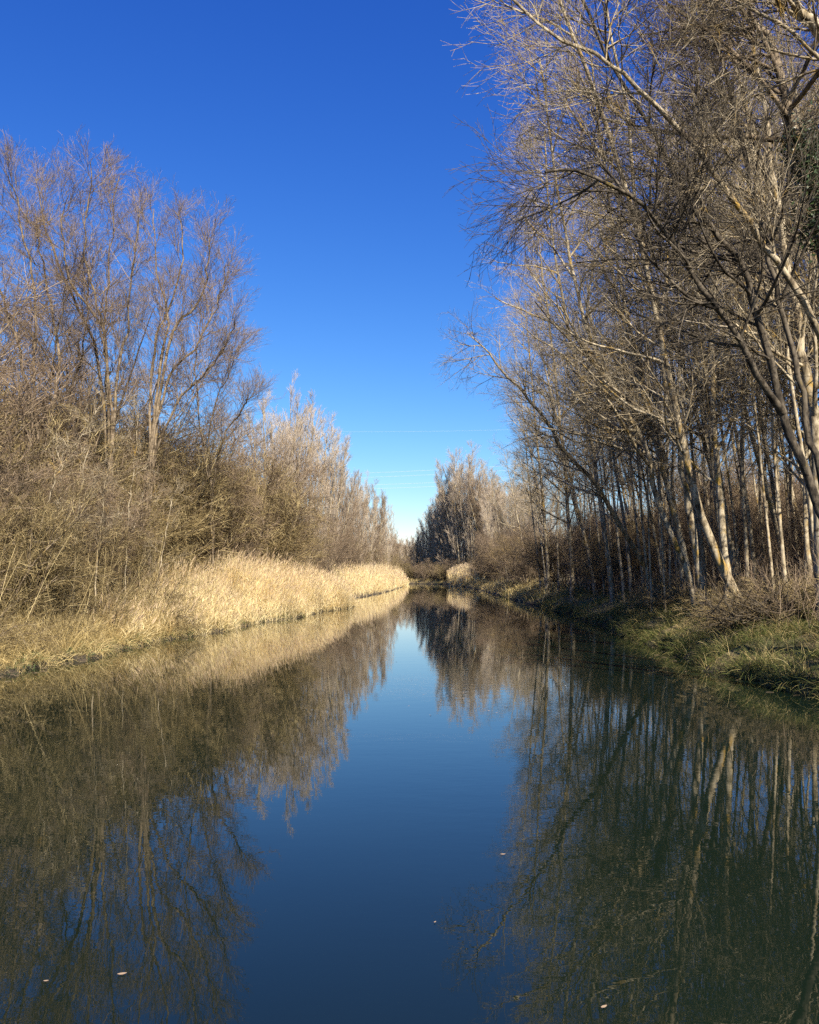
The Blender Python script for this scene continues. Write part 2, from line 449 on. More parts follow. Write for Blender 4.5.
hero('mottled tall trunk wrapped high up in dark ivy leaves',
     [(842, 560), (835, 420), (826, 300), (818, 220), (808, 160), (791, 122), (783, 90), (776, 57), (769, 37), (745, 13), (725, -40), (700, -120)], 17, 16, 0.15, 0.03, prm=dict(bias=BL, t0=0.45), ivy=(0.31, 0.46, 5000), mats=('bark_tan', 'bark_tan', 'twig_grey'))
hero('stout light trunk leaning in at the upper corner above the ivy',
     [(905, 520), (890, 340), (872, 200), (850, 110), (835, 60), (819, 30), (802, 12), (785, -10), (755, -60), (720, -130)], 14, 13, 0.16, 0.04, prm=dict(bias=BL, l1=(1.5, 3.2), t0=0.45))
hero('broad bright trunk standing behind the two dark ones',
     [(822, 580), (818, 480), (814, 420), (806, 370), (798, 320), (786, 250), (774, 180), (764, 110), (752, 40), (742, -30)], 20, 20, 0.15, 0.03, prm=dict(bias=BL))
hero('yellow lichened young trunk in the sunny gap of the thicket',
     [(808, 580), (806, 520), (806, 470), (803, 410), (799, 330), (797, 250), (790, 170), (788, 90)], 25, 25, 0.085, 0.02, mats=('bark_pale', 'bark_pale', 'twig_brown'))
hero('pale trunk bending low to the water side near the lone leaning tree',
     [(612, 590), (605, 540), (598, 490), (590, 430), (580, 380), (566, 320), (556, 260), (548, 190), (544, 130)], 42, 40, 0.14, prm=dict(bias=BL, n1=32, n3=8, l1=(2.4, 5.2)))
hero('tall mast-like trunk half way along the shaded bank edge',
     [(572, 585), (570, 540), (566, 480), (560, 420), (552, 350), (545, 290), (537, 230)], 52, 50, 0.15, prm=dict(bias=BL, n1=32, n3=8, l1=(2.4, 5.2)))
hero('far slim trunk where the shaded bank begins to narrow',
     [(548, 582), (546, 540), (541, 480), (535, 420), (530, 360), (525, 300)], 64, 62, 0.15, prm=dict(bias=BL, n1=32, n3=8, l1=(2.4, 5.2)))

# prototype trees for the fill behind: slim forest trees
protos = []
for k in range(6):
    H = [17, 18.5, 20, 16, 19, 21][k]
    lean = [0.10, 0.22, 0.05, 0.30, 0.15, 0.0][k]
    P = grow(np.zeros((1, 3)), np.array([[-lean * 0.3, 0, 1]]), H, 24, 0.018, 0.0)[0]
    t = np.linspace(0, 1, 24); P[:, 0] -= lean * H * 0.35 * t ** 2
    R = trunk_radius(24, [0.05, 0.085, 0.06, 0.10, 0.07, 0.055][k], 0.013, 0.9)
    g = dict(PA); g.update(n1=17, t0=0.34, l1=(1.8, 3.9), n2=7, n3=5, n4=2)
    cr = crown_from(P[None], R[None], g, None)
    protos.append(tree_obj('slim_tree', 'x', 'tree', (0, 0, 0), [P], [R], cr, [M['bark_pale'], M['bark_pale'], M['twig_grey'] if k % 2 else M['twig_brown']]))

placed = []


def spots(n, y0, y1, e0, e1, side, dmin, p=1.0, avoid=None):
    out = []; tries = 0
    while len(out) < n and tries < n * 60:
        tries += 1
        y = y0 + (y1 - y0) * rng.random() ** p
        e = e0 + (e1 - e0) * rng.random()
        x = float(Rx(y)) + e if side > 0 else float(Lx(y)) - e
        if any((x - a) ** 2 + (y - b_) ** 2 < dmin ** 2 for a, b_ in placed + out): continue
        out.append((x, y))
    placed.extend(out)
    return out


FR = [  # n, y0,y1,e0,e1,dmin, label, group
    (66, 19, 36, 2.4, 12, 0.6, 'slim pale-barked bare tree standing among the poles of the near grove', 'slim trees of the near grove'),
    (86, 30, 62, 1.2, 12, 0.7, 'slim bare tree in the dim middle of the grove behind the grassy verge', 'slim trees of the middle grove'),
    (36, 60, 130, 1.2, 15, 1.8, 'bare tree massed in the far part of the grove above the dark canal edge', 'trees of the far grove'),
]
for (n_, y0, y1, e0, e1, dm, lb, gr) in FR:
    for (x, y) in spots(n_, y0, y1, e0, e1, 1, dm, 1.2):
        k = rng.integers(0, 6); s = rng.uniform(0.8, 1.12)
        if y > 60: s *= np.interp(y, [60, 130], [1.0, 0.85])
        dup(protos[k], (x, y, float(gz(x, y)) - 0.1), rng.uniform(-0.6, 0.6), (s * rng.uniform(0.8, 1.15), s, s), lb, gr)

# ------------------------------------------------------------------ willow-like trees on the sunny bank
PW = dict(n1=15, a1=(22, 50), l1=(1.8, 4.2), up1=0.075, n2=9, l2=(0.9, 2.0), up2=0.08, a2=(22, 48), n3=8, l3=(0.4, 0.95), up3=0.05, a3=(22, 50), n4=4, l4=(0.15, 0.4), t0=0.25)


def stemmed(label, px, Y, H, spread, n, name='willow_tree', prm=None, leaf=0.08, mats=('bark_tan', 'bark_tan', 'twig_brown'), group=None, r0=0.13, leanx=0.0, xyz=None):
    if xyz is None:
        x = (px - 409.5) / F * Y; base = np.array([x, Y, float(gz(x, Y)) - 0.15])
    else: base = np.array(xyz, float)
    a = rng.uniform(0, 2 * PI) + np.arange(n) * 2 * PI / n + rng.normal(size=n) * 0.3
    sp = spread * rng.uniform(0.5, 1.1, n)
    d = np.stack([np.cos(a) * sp + leanx, np.sin(a) * sp * 0.7, np.ones(n)], 1)
    o = np.stack([np.cos(a) * 0.2, np.sin(a) * 0.2, np.zeros(n)], 1)
    if name == 'poplar_tree':
        sp[0] = 0.02; d = np.stack([np.cos(a) * sp, np.sin(a) * sp, np.ones(n)], 1)
        hs = H * (1.04 - 0.9 * sp) * rng.uniform(0.86, 1.0, n); hs[0] = H * 1.02
        P = grow(o, d, hs, 22, 0.025, 0.012)
    else:
        hs = H * rng.uniform(0.72, 1.0, n) * 1.04; hs[0] = H * 1.04
        P = grow(o, d, hs, 22, 0.06, 0.035)
    R = np.stack([trunk_radius(22, r0 * rng.uniform(0.7, 1), 0.018, 0.8) for _ in range(n)])
    g = dict(PW); g.update(prm or {})
    cr = crown_from(P, R, g, None, leaf)
    return tree_obj(name, label, 'tree', base, list(P), list(R), cr, [M[mats[0]], M[mats[2]], M['dry_leaf']], group, trunk_name='stem')



def traced(label, Y, stems, r0=0.12, prm=None, mats=('bark_tan', 'bark_tan', 'twig_brown'), leaf=0.0):
    b0 = W(stems[0][0][0], stems[0][0][1], Y); base = np.array([b0[0], Y, float(gz(b0[0], Y)) - 0.15])
    Ps, Rs = [], []
    for q_, st in enumerate(stems):
        dy = rng.uniform(-2.2, 2.2)
        P = [base + [rng.uniform(-.15, .15), rng.uniform(-.15, .15), 0]] + [W(p[0] - (4 if k_ > 2 else 0), p[1] + 5 * k_ / len(st), Y + dy * (k_ + 1) / len(st)) for k_, p in enumerate(st)]
        P = resample(P, 22); P[1:] += rng.normal(size=(21, 3)) * 0.05
        Ps.append(P - base); Rs.append(trunk_radius(22, r0 * rng.uniform(0.45, 0.75), 0.014, 0.8))
    g = dict(PW); g.update(n1=13, l1=(1.0, 2.6), t0=0.30, n2=8, n3=6); g.update(prm or {})
    cr = crown_from(np.array(Ps), np.array(Rs), g, None, leaf)
    return tree_obj('willow_tree', label, 'tree', base, Ps, Rs, cr, [M[mats[0]], M[mats[2]], M['dry_leaf']], None, trunk_name='stem')


traced('tallest many-stemmed bare tree, its upswept rounded crown highest above the sunny thicket', 34, [
    [(110, 480), (105, 342), (95, 300), (88, 250), (92, 200), (98, 158)], [(110, 480), (108, 380), (104, 330), (113, 280), (116, 220), (122, 172)],
    [(110, 470), (98, 360), (76, 300), (56, 245), (46, 205), (42, 172)], [(112, 470), (104, 340), (72, 285), (66, 230), (72, 190)],
    [(112, 470), (118, 380), (128, 320), (138, 260), (144, 205)]], 0.14)
traced('bare tree between the tallest one and the water, its forks fanning toward the canal', 37, [
    [(150, 470), (150, 390), (156, 335), (172, 308), (184, 270), (186, 228), (180, 205)], [(150, 470), (160, 370), (168, 315), (160, 260), (158, 205)],
    [(150, 470), (166, 380), (192, 350), (212, 322), (226, 290), (230, 258)], [(150, 470), (170, 340), (200, 300), (212, 260), (214, 232)],
    [(152, 470), (180, 400), (206, 370), (228, 345), (240, 318)]], 0.12)
traced('bare tree whose twiggy crown tops the thicket by the photo edge', 33, [
    [(38, 480), (34, 380), (36, 300), (30, 240), (22, 200), (14, 172)], [(38, 480), (22, 360), (4, 300), (-12, 240), (-16, 200)],
    [(40, 480), (58, 370), (52, 310), (44, 250), (38, 210)], [(38, 480), (14, 400), (-14, 350), (-40, 280)]], 0.12)
traced('low bent bare tree with a crooked dark limb under the fanned crown', 35, [
    [(62, 500), (60, 420), (44, 350), (20, 318), (-6, 300)], [(62, 500), (70, 400), (84, 345), (92, 300), (96, 262)], [(62, 500), (50, 400), (58, 330), (70, 280)]], 0.10, mats=('bark_dark', 'bark_dark', 'twig_brown'))
traced('shorter spreading tree at the canal end of the tall clump', 43, [
    [(212, 500), (210, 430), (220, 390), (236, 365), (244, 340)], [(212, 500), (200, 420), (196, 370), (204, 330), (206, 300)], [(212, 500), (222, 440), (240, 410), (252, 395)]], 0.09)
stemmed('grey twiggy tree half hidden behind the tall clump', 75, 50, 17, 0.2, 3, mats=('bark_tan', 'bark_tan', 'twig_grey'))

for pts_, d_, lb in (
    ([(75, 560), (75, 542), (83, 480), (91, 427), (97, 390)], 27, 'thin pale sapling stem standing out of the tangle, second from the picture edge'),
    ([(97, 560), (99, 545), (102, 515), (105, 489), (112, 450)], 27, 'short pale sapling stem just right of the slender curved one in the tangle'),
    ([(126, 560), (128, 520), (132, 480), (137, 436), (139, 400)], 30, 'upright whitish sapling stem in the middle of the thicket'),
    ([(155, 600), (161, 561), (168, 520), (178, 480)], 33, 'low slanting sapling stem behind the dry grass'),
    ([(245, 580), (240, 561), (231, 530), (224, 508), (221, 470)], 50, 'whitish sapling stem slanting behind the start of the reed bed'),
    ([(20, 620), (30, 570), (42, 520), (60, 470), (85, 430)], 25, 'thin bowed sapling stem nearest the photo edge in the thicket')):
    hero(lb, pts_, d_, d_, 0.023, 0.008, dict(n1=10, l1=(0.6, 1.2), n2=5, l2=(0.3, 0.7), n3=3, l3=(0.2, 0.5), n4=3, t0=0.3), name='sapling_tree', mats=('bark_pale', 'bark_pale', 'twig_shrub'), gdx=0.0)

# shrubs: prototypes
PS = dict(n1=9, a1=(22, 58), l1=(1.4, 3.0), up1=0.02, n2=7, l2=(0.6, 1.4), up2=0.01, n3=5, l3=(0.25, 0.7), up3=0.0, n4=2, l4=(0.12, 0.32), t0=0.08, w1=0.12, r2=0.0075, r3=0.0055, r4=0.0045)


def shrub(H, spread, n, tw, leaf, name='thicket_shrub', up=0.02, prm=None):
    a = rng.uniform(0, 2 * PI, n); sp = spread * rng.uniform(0.2, 1.2, n)
    d = np.stack([np.cos(a) * sp, np.sin(a) * sp, np.ones(n)], 1)
    rr = rng.uniform(0.1, 0.7, n)
    o = np.stack([np.cos(a) * rr, np.sin(a) * rr, np.zeros(n)], 1)
    P = grow(o, d, H * rng.uniform(0.6, 1.05, n), 14, 0.10, up)
    R = np.stack([trunk_radius(14, 0.028 * rng.uniform(0.8, 1.6), 0.010, 0.9) for _ in range(n)])
    g = dict(PS); g.update(prm or {})
    cr = crown_from(P, R, g, None, leaf)
    r = root(name, 'x', 'shrub', (0, 0, 0))
    link('stems', mk_mesh('stems', [(*tubes(P, R, 6), 0)], [M['bark_tan']]), r)['kind'] = 'stuff'
    link('crown', mk_mesh('crown', cr, [M['bark_tan'], M[tw], M['dry_leaf']]), r)
    return r


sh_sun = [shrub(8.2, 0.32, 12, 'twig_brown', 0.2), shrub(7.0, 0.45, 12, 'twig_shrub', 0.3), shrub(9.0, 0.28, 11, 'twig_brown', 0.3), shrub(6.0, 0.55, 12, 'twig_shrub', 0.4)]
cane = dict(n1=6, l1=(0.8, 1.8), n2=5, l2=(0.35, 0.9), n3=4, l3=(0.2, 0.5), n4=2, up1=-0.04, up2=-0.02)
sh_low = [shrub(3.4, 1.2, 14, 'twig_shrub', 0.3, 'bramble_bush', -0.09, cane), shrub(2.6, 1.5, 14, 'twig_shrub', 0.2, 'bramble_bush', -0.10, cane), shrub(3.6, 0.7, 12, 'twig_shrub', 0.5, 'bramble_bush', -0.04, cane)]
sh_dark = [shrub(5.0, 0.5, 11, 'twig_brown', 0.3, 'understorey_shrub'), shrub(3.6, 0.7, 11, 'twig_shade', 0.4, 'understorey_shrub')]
placed.clear()
LS = [
    (28, 15, 33, 2.6, 5.6, 1.2, 0.60, 'tan twiggy shrub in the tangled front of the thicket near the reedless bank', 'front shrubs of the sunny thicket'),
    (26, 17, 42, 5.4, 12, 2.0, 1.12, 'tall tan shrub packed behind the front of the thicket', 'tall shrubs of the sunny thicket'),
    (26, 24, 60, 9.0, 17, 2.2, 1.5, 'tallest brown shrub closing off the thicket at the back', 'back shrubs of the sunny thicket'),
    (34, 36, 75, 4.8, 12, 1.8, 1.15, 'brown shrub rising behind the long pale reed bed', 'shrubs behind the reed bed'),
    (46, 72, 200, 4.2, 12, 2.6, 1.0, 'hazy brown shrub along the distant sunny bank', 'shrubs of the distant sunny bank'),
]
for (n_, y0, y1, e0, e1, dm, sc, lb, gr) in LS:
    for (x, y) in spots(n_, y0, y1, e0, e1, -1, dm):
        k = rng.integers(0, 4); s = sc * rng.uniform(0.85, 1.2)
        dup(sh_sun[k], (x, y, float(gz(x, y)) - 0.05), rng.uniform(0, 6.28), (s * 1.1, s * 1.1, s), lb, gr)
for (x, y) in spots(26, 13, 33, 0.9, 4.0, -1, 0.9):
    k = rng.integers(0, 3); s = rng.uniform(0.3, 0.65)
    dup(sh_low[k], (x, y, float(gz(x, y)) - 0.03), rng.uniform(0, 6.28), (s, s, s), 'low straw-coloured bramble arching by the grassy waterline', 'low brambles at the sunny waterline')

placed.clear()
for (x, y) in spots(22, 15, 40, 1.6, 4.2, 1, 0.9):
    s = rng.uniform(0.25, 0.5)
    dup(sh_low[rng.integers(0, 2)], (x, y, float(gz(x, y)) - 0.03), rng.uniform(0, 6.28), (s * 1.3, s * 1.3, s), 'low dry bramble tangled at the feet of the near trunks', 'low brambles on the shaded verge')
for (n_, y0, y1, e0, e1, dm, sc, lb, gr) in [
    (18, 16, 40, 5.0, 12, 1.6, 0.65, 'dull brown understorey shrub between the pale trunks', 'understorey shrubs of the near grove'),
    (28, 38, 75, 2.6, 12, 1.8, 1.0, 'shadowed shrub under the trees past the grassy verge', 'understorey shrubs of the middle grove'),
    (40, 18, 70, 12, 20, 1.9, 1.45, 'tall dull shrub closing the back of the grove', 'back shrubs of the grove'),
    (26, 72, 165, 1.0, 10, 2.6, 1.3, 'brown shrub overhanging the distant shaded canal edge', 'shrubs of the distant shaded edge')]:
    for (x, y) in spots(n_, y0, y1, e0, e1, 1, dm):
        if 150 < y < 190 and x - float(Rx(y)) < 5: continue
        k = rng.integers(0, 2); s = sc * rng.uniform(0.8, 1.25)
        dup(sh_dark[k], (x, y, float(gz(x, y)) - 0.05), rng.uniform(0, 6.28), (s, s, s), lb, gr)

# ------------------------------------------------------------------ distant poplars (upswept crowns)
PP = dict(n1=20, a1=(22, 46), l1=(1.5, 3.3), up1=0.09, w1=0.05, n2=6, l2=(0.8, 1.9), up2=0.08, a2=(16, 36), n3=5, l3=(0.4, 0.9), up3=0.08, a3=(12, 32), n4=2, l4=(0.25, 0.6), t0=0.12, r2=0.014, r3=0.010, r4=0.008)
pop = []
for k in range(4):
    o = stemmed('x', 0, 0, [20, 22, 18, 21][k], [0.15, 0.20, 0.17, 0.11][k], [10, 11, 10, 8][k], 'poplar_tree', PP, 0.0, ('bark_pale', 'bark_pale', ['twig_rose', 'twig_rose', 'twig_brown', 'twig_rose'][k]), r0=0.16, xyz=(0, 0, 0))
    pop.append(o)


def put(k, px, Y, top, label, group=None, wide=1.0, rz=None):
    x = (px - 409.5) / F * Y; z = float(gz(x, Y)) - 0.1
    H = [20, 22, 18, 21][k]
    s = (W(px, top, Y)[2] - z) / H
    assert max(x - float(Rx(Y)), float(Lx(Y)) - x) > 0.2, ('in water', px, Y)
    return dup(pop[k], (x, Y, z), rng.uniform(0, 6.28) if rz is None else rz, (s * wide, s * wide, s), label, group)


put(1, 284, 80, 388, 'upswept poplar tallest in the clump behind the reed bed', None, 0.85)
put(0, 306, 86, 402, 'poplar with many pale parallel stems in the middle of the reed-bed clump')
put(3, 326, 96, 428, 'lowest poplar on the water side of the reed-bed clump', None, 0.8)
put(0, 270, 74, 400, 'poplar on the thicket side of the reed-bed clump')
for px, Y, top in ((350, 118, 480), (358, 128, 478), (367, 134, 480), (376, 142, 484), (383, 160, 500), (388, 178, 516), (393, 195, 532), (341, 108, 462), (334, 102, 446)):
    put(rng.integers(0, 4), px, Y, top, 'narrow poplar in the small far clump above the second reed bank', 'narrow poplars of the small far clump', 0.75)
put(3, 461, 201, 450, 'tall narrow poplar peaking above the far trees across the canal')
put(3, 454, 205, 464, 'poplar shouldering the tall narrow one on its canal side', None, 0.8)
put(3, 474, 196, 466, 'pale poplar on the grove side of the tall narrow one', None, 0.8)
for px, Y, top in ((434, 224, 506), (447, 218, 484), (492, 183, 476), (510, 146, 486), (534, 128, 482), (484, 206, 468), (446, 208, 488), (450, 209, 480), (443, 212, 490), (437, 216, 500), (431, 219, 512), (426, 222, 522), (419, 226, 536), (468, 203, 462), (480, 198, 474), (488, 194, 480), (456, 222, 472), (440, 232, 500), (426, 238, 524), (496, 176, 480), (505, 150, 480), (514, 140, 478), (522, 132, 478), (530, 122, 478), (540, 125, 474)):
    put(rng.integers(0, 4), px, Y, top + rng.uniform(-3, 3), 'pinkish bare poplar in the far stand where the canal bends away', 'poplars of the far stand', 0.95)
for px, Y, top in ((386, 250, 536), (393, 255, 545), (399, 260, 552), (406, 262, 555), (412, 250, 550), (418, 262, 548), (395, 240, 540), (402, 245, 546), (409, 240, 542), (415, 238, 536), (404, 275, 538), (397, 280, 536), (411, 285, 538)):
    put(rng.integers(0, 4), px, Y, top, 'tiny bare tree closing the far end of the canal', 'trees at the far end', 1.1)
for k_ in range(34):
    Y = rng.uniform(188, 250); e_ = rng.uniform(0.6, 5) if k_ % 3 else rng.uniform(4, 9); x = float(Rx(Y)) + e_ * (1.2 if Y < 200 else 2.0)
    s_ = rng.uniform(0.5, 0.85)
    dup(sh_sun[rng.integers(0, 4)], (x, Y, float(gz(x, Y)) - 0.1), rng.uniform(0, 6.28), (s_, s_, s_ * 0.8), 'bushy tan shrub at the foot of the far stand', 'shrubs of the far stand')
for k_ in range(34):
    px = rng.uniform(392, 468); Y = 190.0
    while float(Rx(Y)) + 0.8 > (px - 409.5) / F * Y and Y < 300: Y += 0.5
    Y += rng.uniform(0.5, 7); s_ = rng.uniform(0.45, 0.95)
    x = (px - 409.5) / F * Y
    dup(sh_sun[rng.integers(0, 4)], (x, Y, float(gz(x, Y)) - 0.1), rng.uniform(0, 6.28), (s_, s_, s_ * 0.8), 'bushy tan shrub at the foot of the far stand', 'shrubs of the far stand')
# dark evergreens on the horizon
conif = root('evergreen_tree', 'dark evergreen just showing over the far end of the canal', 'tree', (0, 0, 0), 'evergreens on the skyline')
Pc = np.array([[0, 0, z_] for z_ in np.linspace(0, 15, 12)], float)
link('trunk', mk_mesh('trunk', [(*tubes(Pc[None], trunk_radius(12, 0.25, 0.04)[None], 8), 0)], [M['bark_dark']]), conif)
tt = rng.random(5000); rad = (1 - tt) ** 0.8 * 3.2 * rng.random(5000) ** 0.5; an = rng.uniform(0, 6.28, 5000)
link('crown', mk_mesh('crown', [(*leaves(np.stack([np.cos(an) * rad, np.sin(an) * rad, 2 + tt * 13], 1), 0.22), 0)], [M['fir']]), conif)
first = True
for px in (384, 389, 393, 398, 401, 406, 409, 415, 419):
    Y = 420 + rng.uniform(-15, 15); x = (px - 409.5) / F * Y
    z = float(gz(x, Y)) - 0.2; s = (W(px, 546 + rng.uniform(-4, 7), Y)[2] - z) / 15
    dup(conif, (x, Y, z), 0, (s * 2.4, s * 2.4, s))
for o in protos + sh_sun + sh_low + sh_dark + pop + [conif]: kill(o)


# ------------------------------------------------------------------ reeds and grass
def blades(o, H, bend, w, K=5):
    N = len(o); a = rng.uniform(0, 2 * PI, N)
    d = np.stack([np.cos(a) * bend, np.sin(a) * bend, np.ones(N)], 1)
    P = np.empty((N, K, 3)); P[:, 0] = o; dd = nrm(d); st = (H / (K - 1))[:, None]
    out = np.stack([np.cos(a), np.sin(a), np.zeros(N)], 1)
    for k in range(1, K):
        dd = nrm(dd + out * (bend * 0.45)[:, None] - np.array([0, 0, 1]) * (bend * 0.28 * k)[:, None])
        P[:, k] = P[:, k - 1] + dd * st
    wd = w[:, None] * np.linspace(1, 0.15, K)[None]
    return ribbons(P, wd)


def reed_chunks(o, H, wk):
    N = len(o)
    P = grow(o, np.stack([rng.normal(size=N) * 0.15 + 0.05, rng.normal(size=N) * 0.13, np.ones(N)], 1), H, 5, 0.05, -0.01)
    ch = [(*ribbons(P, wk[:, None] * np.linspace(1, 0.5, 5)[None]), 0)]
    # leaves
    P2, _ = spawn(P, np.ones((N, 5)) * 0.01, 3, 0.2, 0.95, (20, 55), (0.35, 0.7), 0.01, 4, 0.08, -0.14)
    ch.append((*ribbons(P2, np.linspace(1, 0.2, 4)[None] * (wk.repeat(3) * 1.5)[:, None]), 0))
    # plumes
    s = rng.random(N) < 0.55
    T = P[s, -1]; d = P[s, -1] - P[s, -2]
    d = nrm(d) + rng.normal(size=d.shape) * 0.1 + np.array([0.25, 0.1, 0])
    P3 = grow(T, d, 0.28, 4, 0.1, -0.12)
    ch.append((*ribbons(P3, np.array([0.4, 1.4, 1.1, 0.2])[None] * (wk[s] * 2.0)[:, None]), 1))
    return ch


def reed_bed(segs):
    O, Hh, Wk = [], [], []
    for (n_, y0, y1, e0, e1, h0, h1) in segs:
        y = rng.uniform(y0, y1, n_); e = e0 + (e1 - e0) * rng.random(n_) ** 0.8
        x = Lx(y) - e
        hm = np.interp(e, [0, 0.6, 1.6, 3], [0.5, 0.8, 1.0, 1.12]) * (1 + 0.26 * noise2(x * 0.9, y * 0.45) + 0.18 * noise2(x * 2.7 + 3, y * 1.9))
        fade = np.clip(np.minimum((y - y0) / 12, (y1 - y) / 9), 0.15, 1)
        O.append(np.stack([x, y, gz(x, y) - 0.03], 1)); Hh.append(rng.uniform(h0, h1, n_) * hm * (0.55 + 0.45 * fade)); Wk.append(0.0045 * np.maximum(1, y / 42))
    return np.concatenate(O), np.concatenate(Hh), np.concatenate(Wk)


O, Hh, Wk = reed_bed([(8000, 31, 65, -0.25, 3.6, 1.4, 2.2), (5200, 38, 63, -0.25, 3.8, 1.5, 2.5), (900, 26, 34, 0.1, 1.6, 0.8, 1.5), (300, 64, 84, 0.1, 4.0, 0.6, 1.1), (7000, 83, 199, -0.2, 4.5, 1.8, 2.8), (3000, 150, 200, -0.2, 4.0, 2.0, 3.0)])
o = link('reed_bed', mk_mesh('reed_bed', reed_chunks(O, Hh, Wk), [M['reed'], M['plume']])); o['kind'] = 'stuff'
o['label'] = 'long bed of sunlit straw-coloured reeds at the water edge'
# one rounded clump across the canal
n_ = 3200; y = rng.uniform(160, 179, n_); x = Rx(y) + rng.uniform(-0.4, 3.2, n_)
r_ = np.clip(1 - ((y - 169) / 10) ** 2, 0.1, 1) ** 0.5
o = link('reed_clump', mk_mesh('reed_clump', reed_chunks(np.stack([x, y, np.maximum(gz(x, y), 0) - 0.03], 1), rng.uniform(2.3, 3.4, n_) * r_, np.full(n_, 0.02)), [M['reed'], M['plume']]))
o['label'] = 'rounded golden reed clump alone at the foot of the far poplars'; o['category'] = 'reed clump'


def scatter(n_, y0, y1, e0, e1, side, p=1.0, pe=1.0):
    y = y0 + (y1 - y0) * rng.random(n_) ** p; e = e0 + (e1 - e0) * rng.random(n_) ** pe
    x = Rx(y) + e if side > 0 else Lx(y) - e
    return x, y, e


def tufts(cx, cy, per, rad):
    n_ = len(cx); x = np.repeat(cx, per) + rng.normal(size=n_ * per) * rad; y = np.repeat(cy, per) + rng.normal(size=n_ * per) * rad
    return x, y


def grass_obj(name, label, parts, mats):
    ch = []
    for (x, y, H, bend, w, mi) in parts:
        z = gz(x, y); k = z > -0.08
        H = H * (0.75 + 0.45 * noise2(x * 2.1, y * 1.3)) + 0.05
        o_ = np.stack([x, y, z - 0.02], 1)[k]
        ch.append((*blades(o_, H[k], bend[k], w[k]), mi))
    o = link(name, mk_mesh(name, ch, mats)); o['kind'] = 'stuff'; o['label'] = label
    return o


U = rng.uniform
# shaded bank verge
parts = []
cx, cy, e = scatter(3600, 10, 40, -0.05, 3.2, 1, 1.2, 0.8); x, y = tufts(cx, cy, 18, 0.10)
parts.append((x, y, U(0.25, 0.75, len(x)), U(0.2, 0.9, len(x)), U(0.003, 0.006, len(x)), 0))
cx, cy, e = scatter(2200, 60, 235, -0.1, 3.0, 1); x, y = tufts(cx, cy, 9, 0.35)
parts.append((x, y, U(0.4, 1.1, len(x)), U(0.1, 0.7, len(x)), U(0.02, 0.035, len(x)), 1))
cx, cy, e = scatter(1900, 36, 90, -0.05, 3.0, 1); x, y = tufts(cx, cy, 10, 0.2)
parts.append((x, y, U(0.25, 0.7, len(x)), U(0.2, 0.8, len(x)), U(0.006, 0.012, len(x)), 0))
cx, cy, e = scatter(900, 14, 40, 1.2, 4.5, 1); x, y = tufts(cx, cy, 16, 0.16)
parts.append((x, y, U(0.25, 0.75, len(x)), U(0.2, 0.9, len(x)), U(0.003, 0.006, len(x)), 1))
cx, cy, e = scatter(900, 10, 60, -0.12, 0.4, 1, 1.2); x, y = tufts(cx, cy, 24, 0.10)
parts.append((x, y, U(0.2, 0.6, len(x)), U(0.2, 0.7, len(x)), U(0.004, 0.007, len(x)), 0))
cx, cy, e = scatter(160, 10, 60, -0.1, 0.8, 1, 1.2); x, y = tufts(cx, cy, 14, 0.12)
parts.append((x, y, U(0.3, 0.8, len(x)), U(0.1, 0.6, len(x)), U(0.003, 0.006, len(x)), 1))
cx, cy, e = scatter(2600, 14, 60, 3, 14, 1); x, y = tufts(cx, cy, 9, 0.22)
parts.append((x, y, U(0.2, 0.6, len(x)), U(0.3, 1.1, len(x)), U(0.004, 0.008, len(x)), 1))
grass_obj('verge_grass', 'rough green and straw grass of the shaded verge', parts, [M['grass'], M['straw']])
# sunny bank
parts = []
cx, cy, e = scatter(2600, 12, 36, -0.1, 4.0, -1); x, y = tufts(cx, cy, 18, 0.13)
parts.append((x, y, U(0.25, 0.85, len(x)), U(0.2, 0.9, len(x)), U(0.003, 0.006, len(x)), 1))
cx, cy, e = scatter(600, 12, 46, -0.1, 0.8, -1); x, y = tufts(cx, cy, 16, 0.10)
parts.append((x, y, U(0.15, 0.4, len(x)), U(0.3, 1.0, len(x)), U(0.005, 0.010, len(x)), 2))
cx, cy, e = scatter(900, 14, 75, -0.1, 0.5, -1); x, y = tufts(cx, cy, 12, 0.14)
parts.append((x, y, U(0.2, 0.7, len(x)), U(0.3, 1.0, len(x)), U(0.006, 0.010, len(x)), 1))
cx, cy, e = scatter(1000, 13, 36, 0.4, 4.5, -1); x, y = tufts(cx, cy, 20, 0.12)
parts.append((x, y, U(0.7, 1.5, len(x)), U(0.1, 0.5, len(x)), U(0.003, 0.006, len(x)), 1))
grass_obj('bank_grass', 'bleached dry grass with green tufts on the sunny bank', parts, [M['grass'], M['straw'], M['green']])

# thin dead stems standing in the undergrowth
def stems_obj(name, label, n_, y0, y1, e0, e1, side, h, mats):
    x, y, e = scatter(n_, y0, y1, e0, e1, side, 1.3)
    o_ = np.stack([x, y, gz(x, y) - 0.05], 1); k = np.maximum(1, y / 30)
    P = grow(o_, np.stack([rng.normal(size=n_) * 0.28 - 0.1 * side, rng.normal(size=n_) * 0.2, np.ones(n_)], 1), U(h[0], h[1], n_), 8, 0.06, 0.0)
    R = (U(0.004, 0.011, n_) * k)[:, None] * np.linspace(1, 0.35, 8)[None]
    P2, R2 = spawn(P, R, 6, 0.3, 1, (25, 60), (0.25, 0.8), 0.008, 4, 0.1, 0, rmin=0.004)
    o = link(name, mk_mesh(name, [(*tubes(P, R, 4), 0), (*tubes(P2, R2, 3), 0)], mats)); o['kind'] = 'stuff'; o['label'] = label


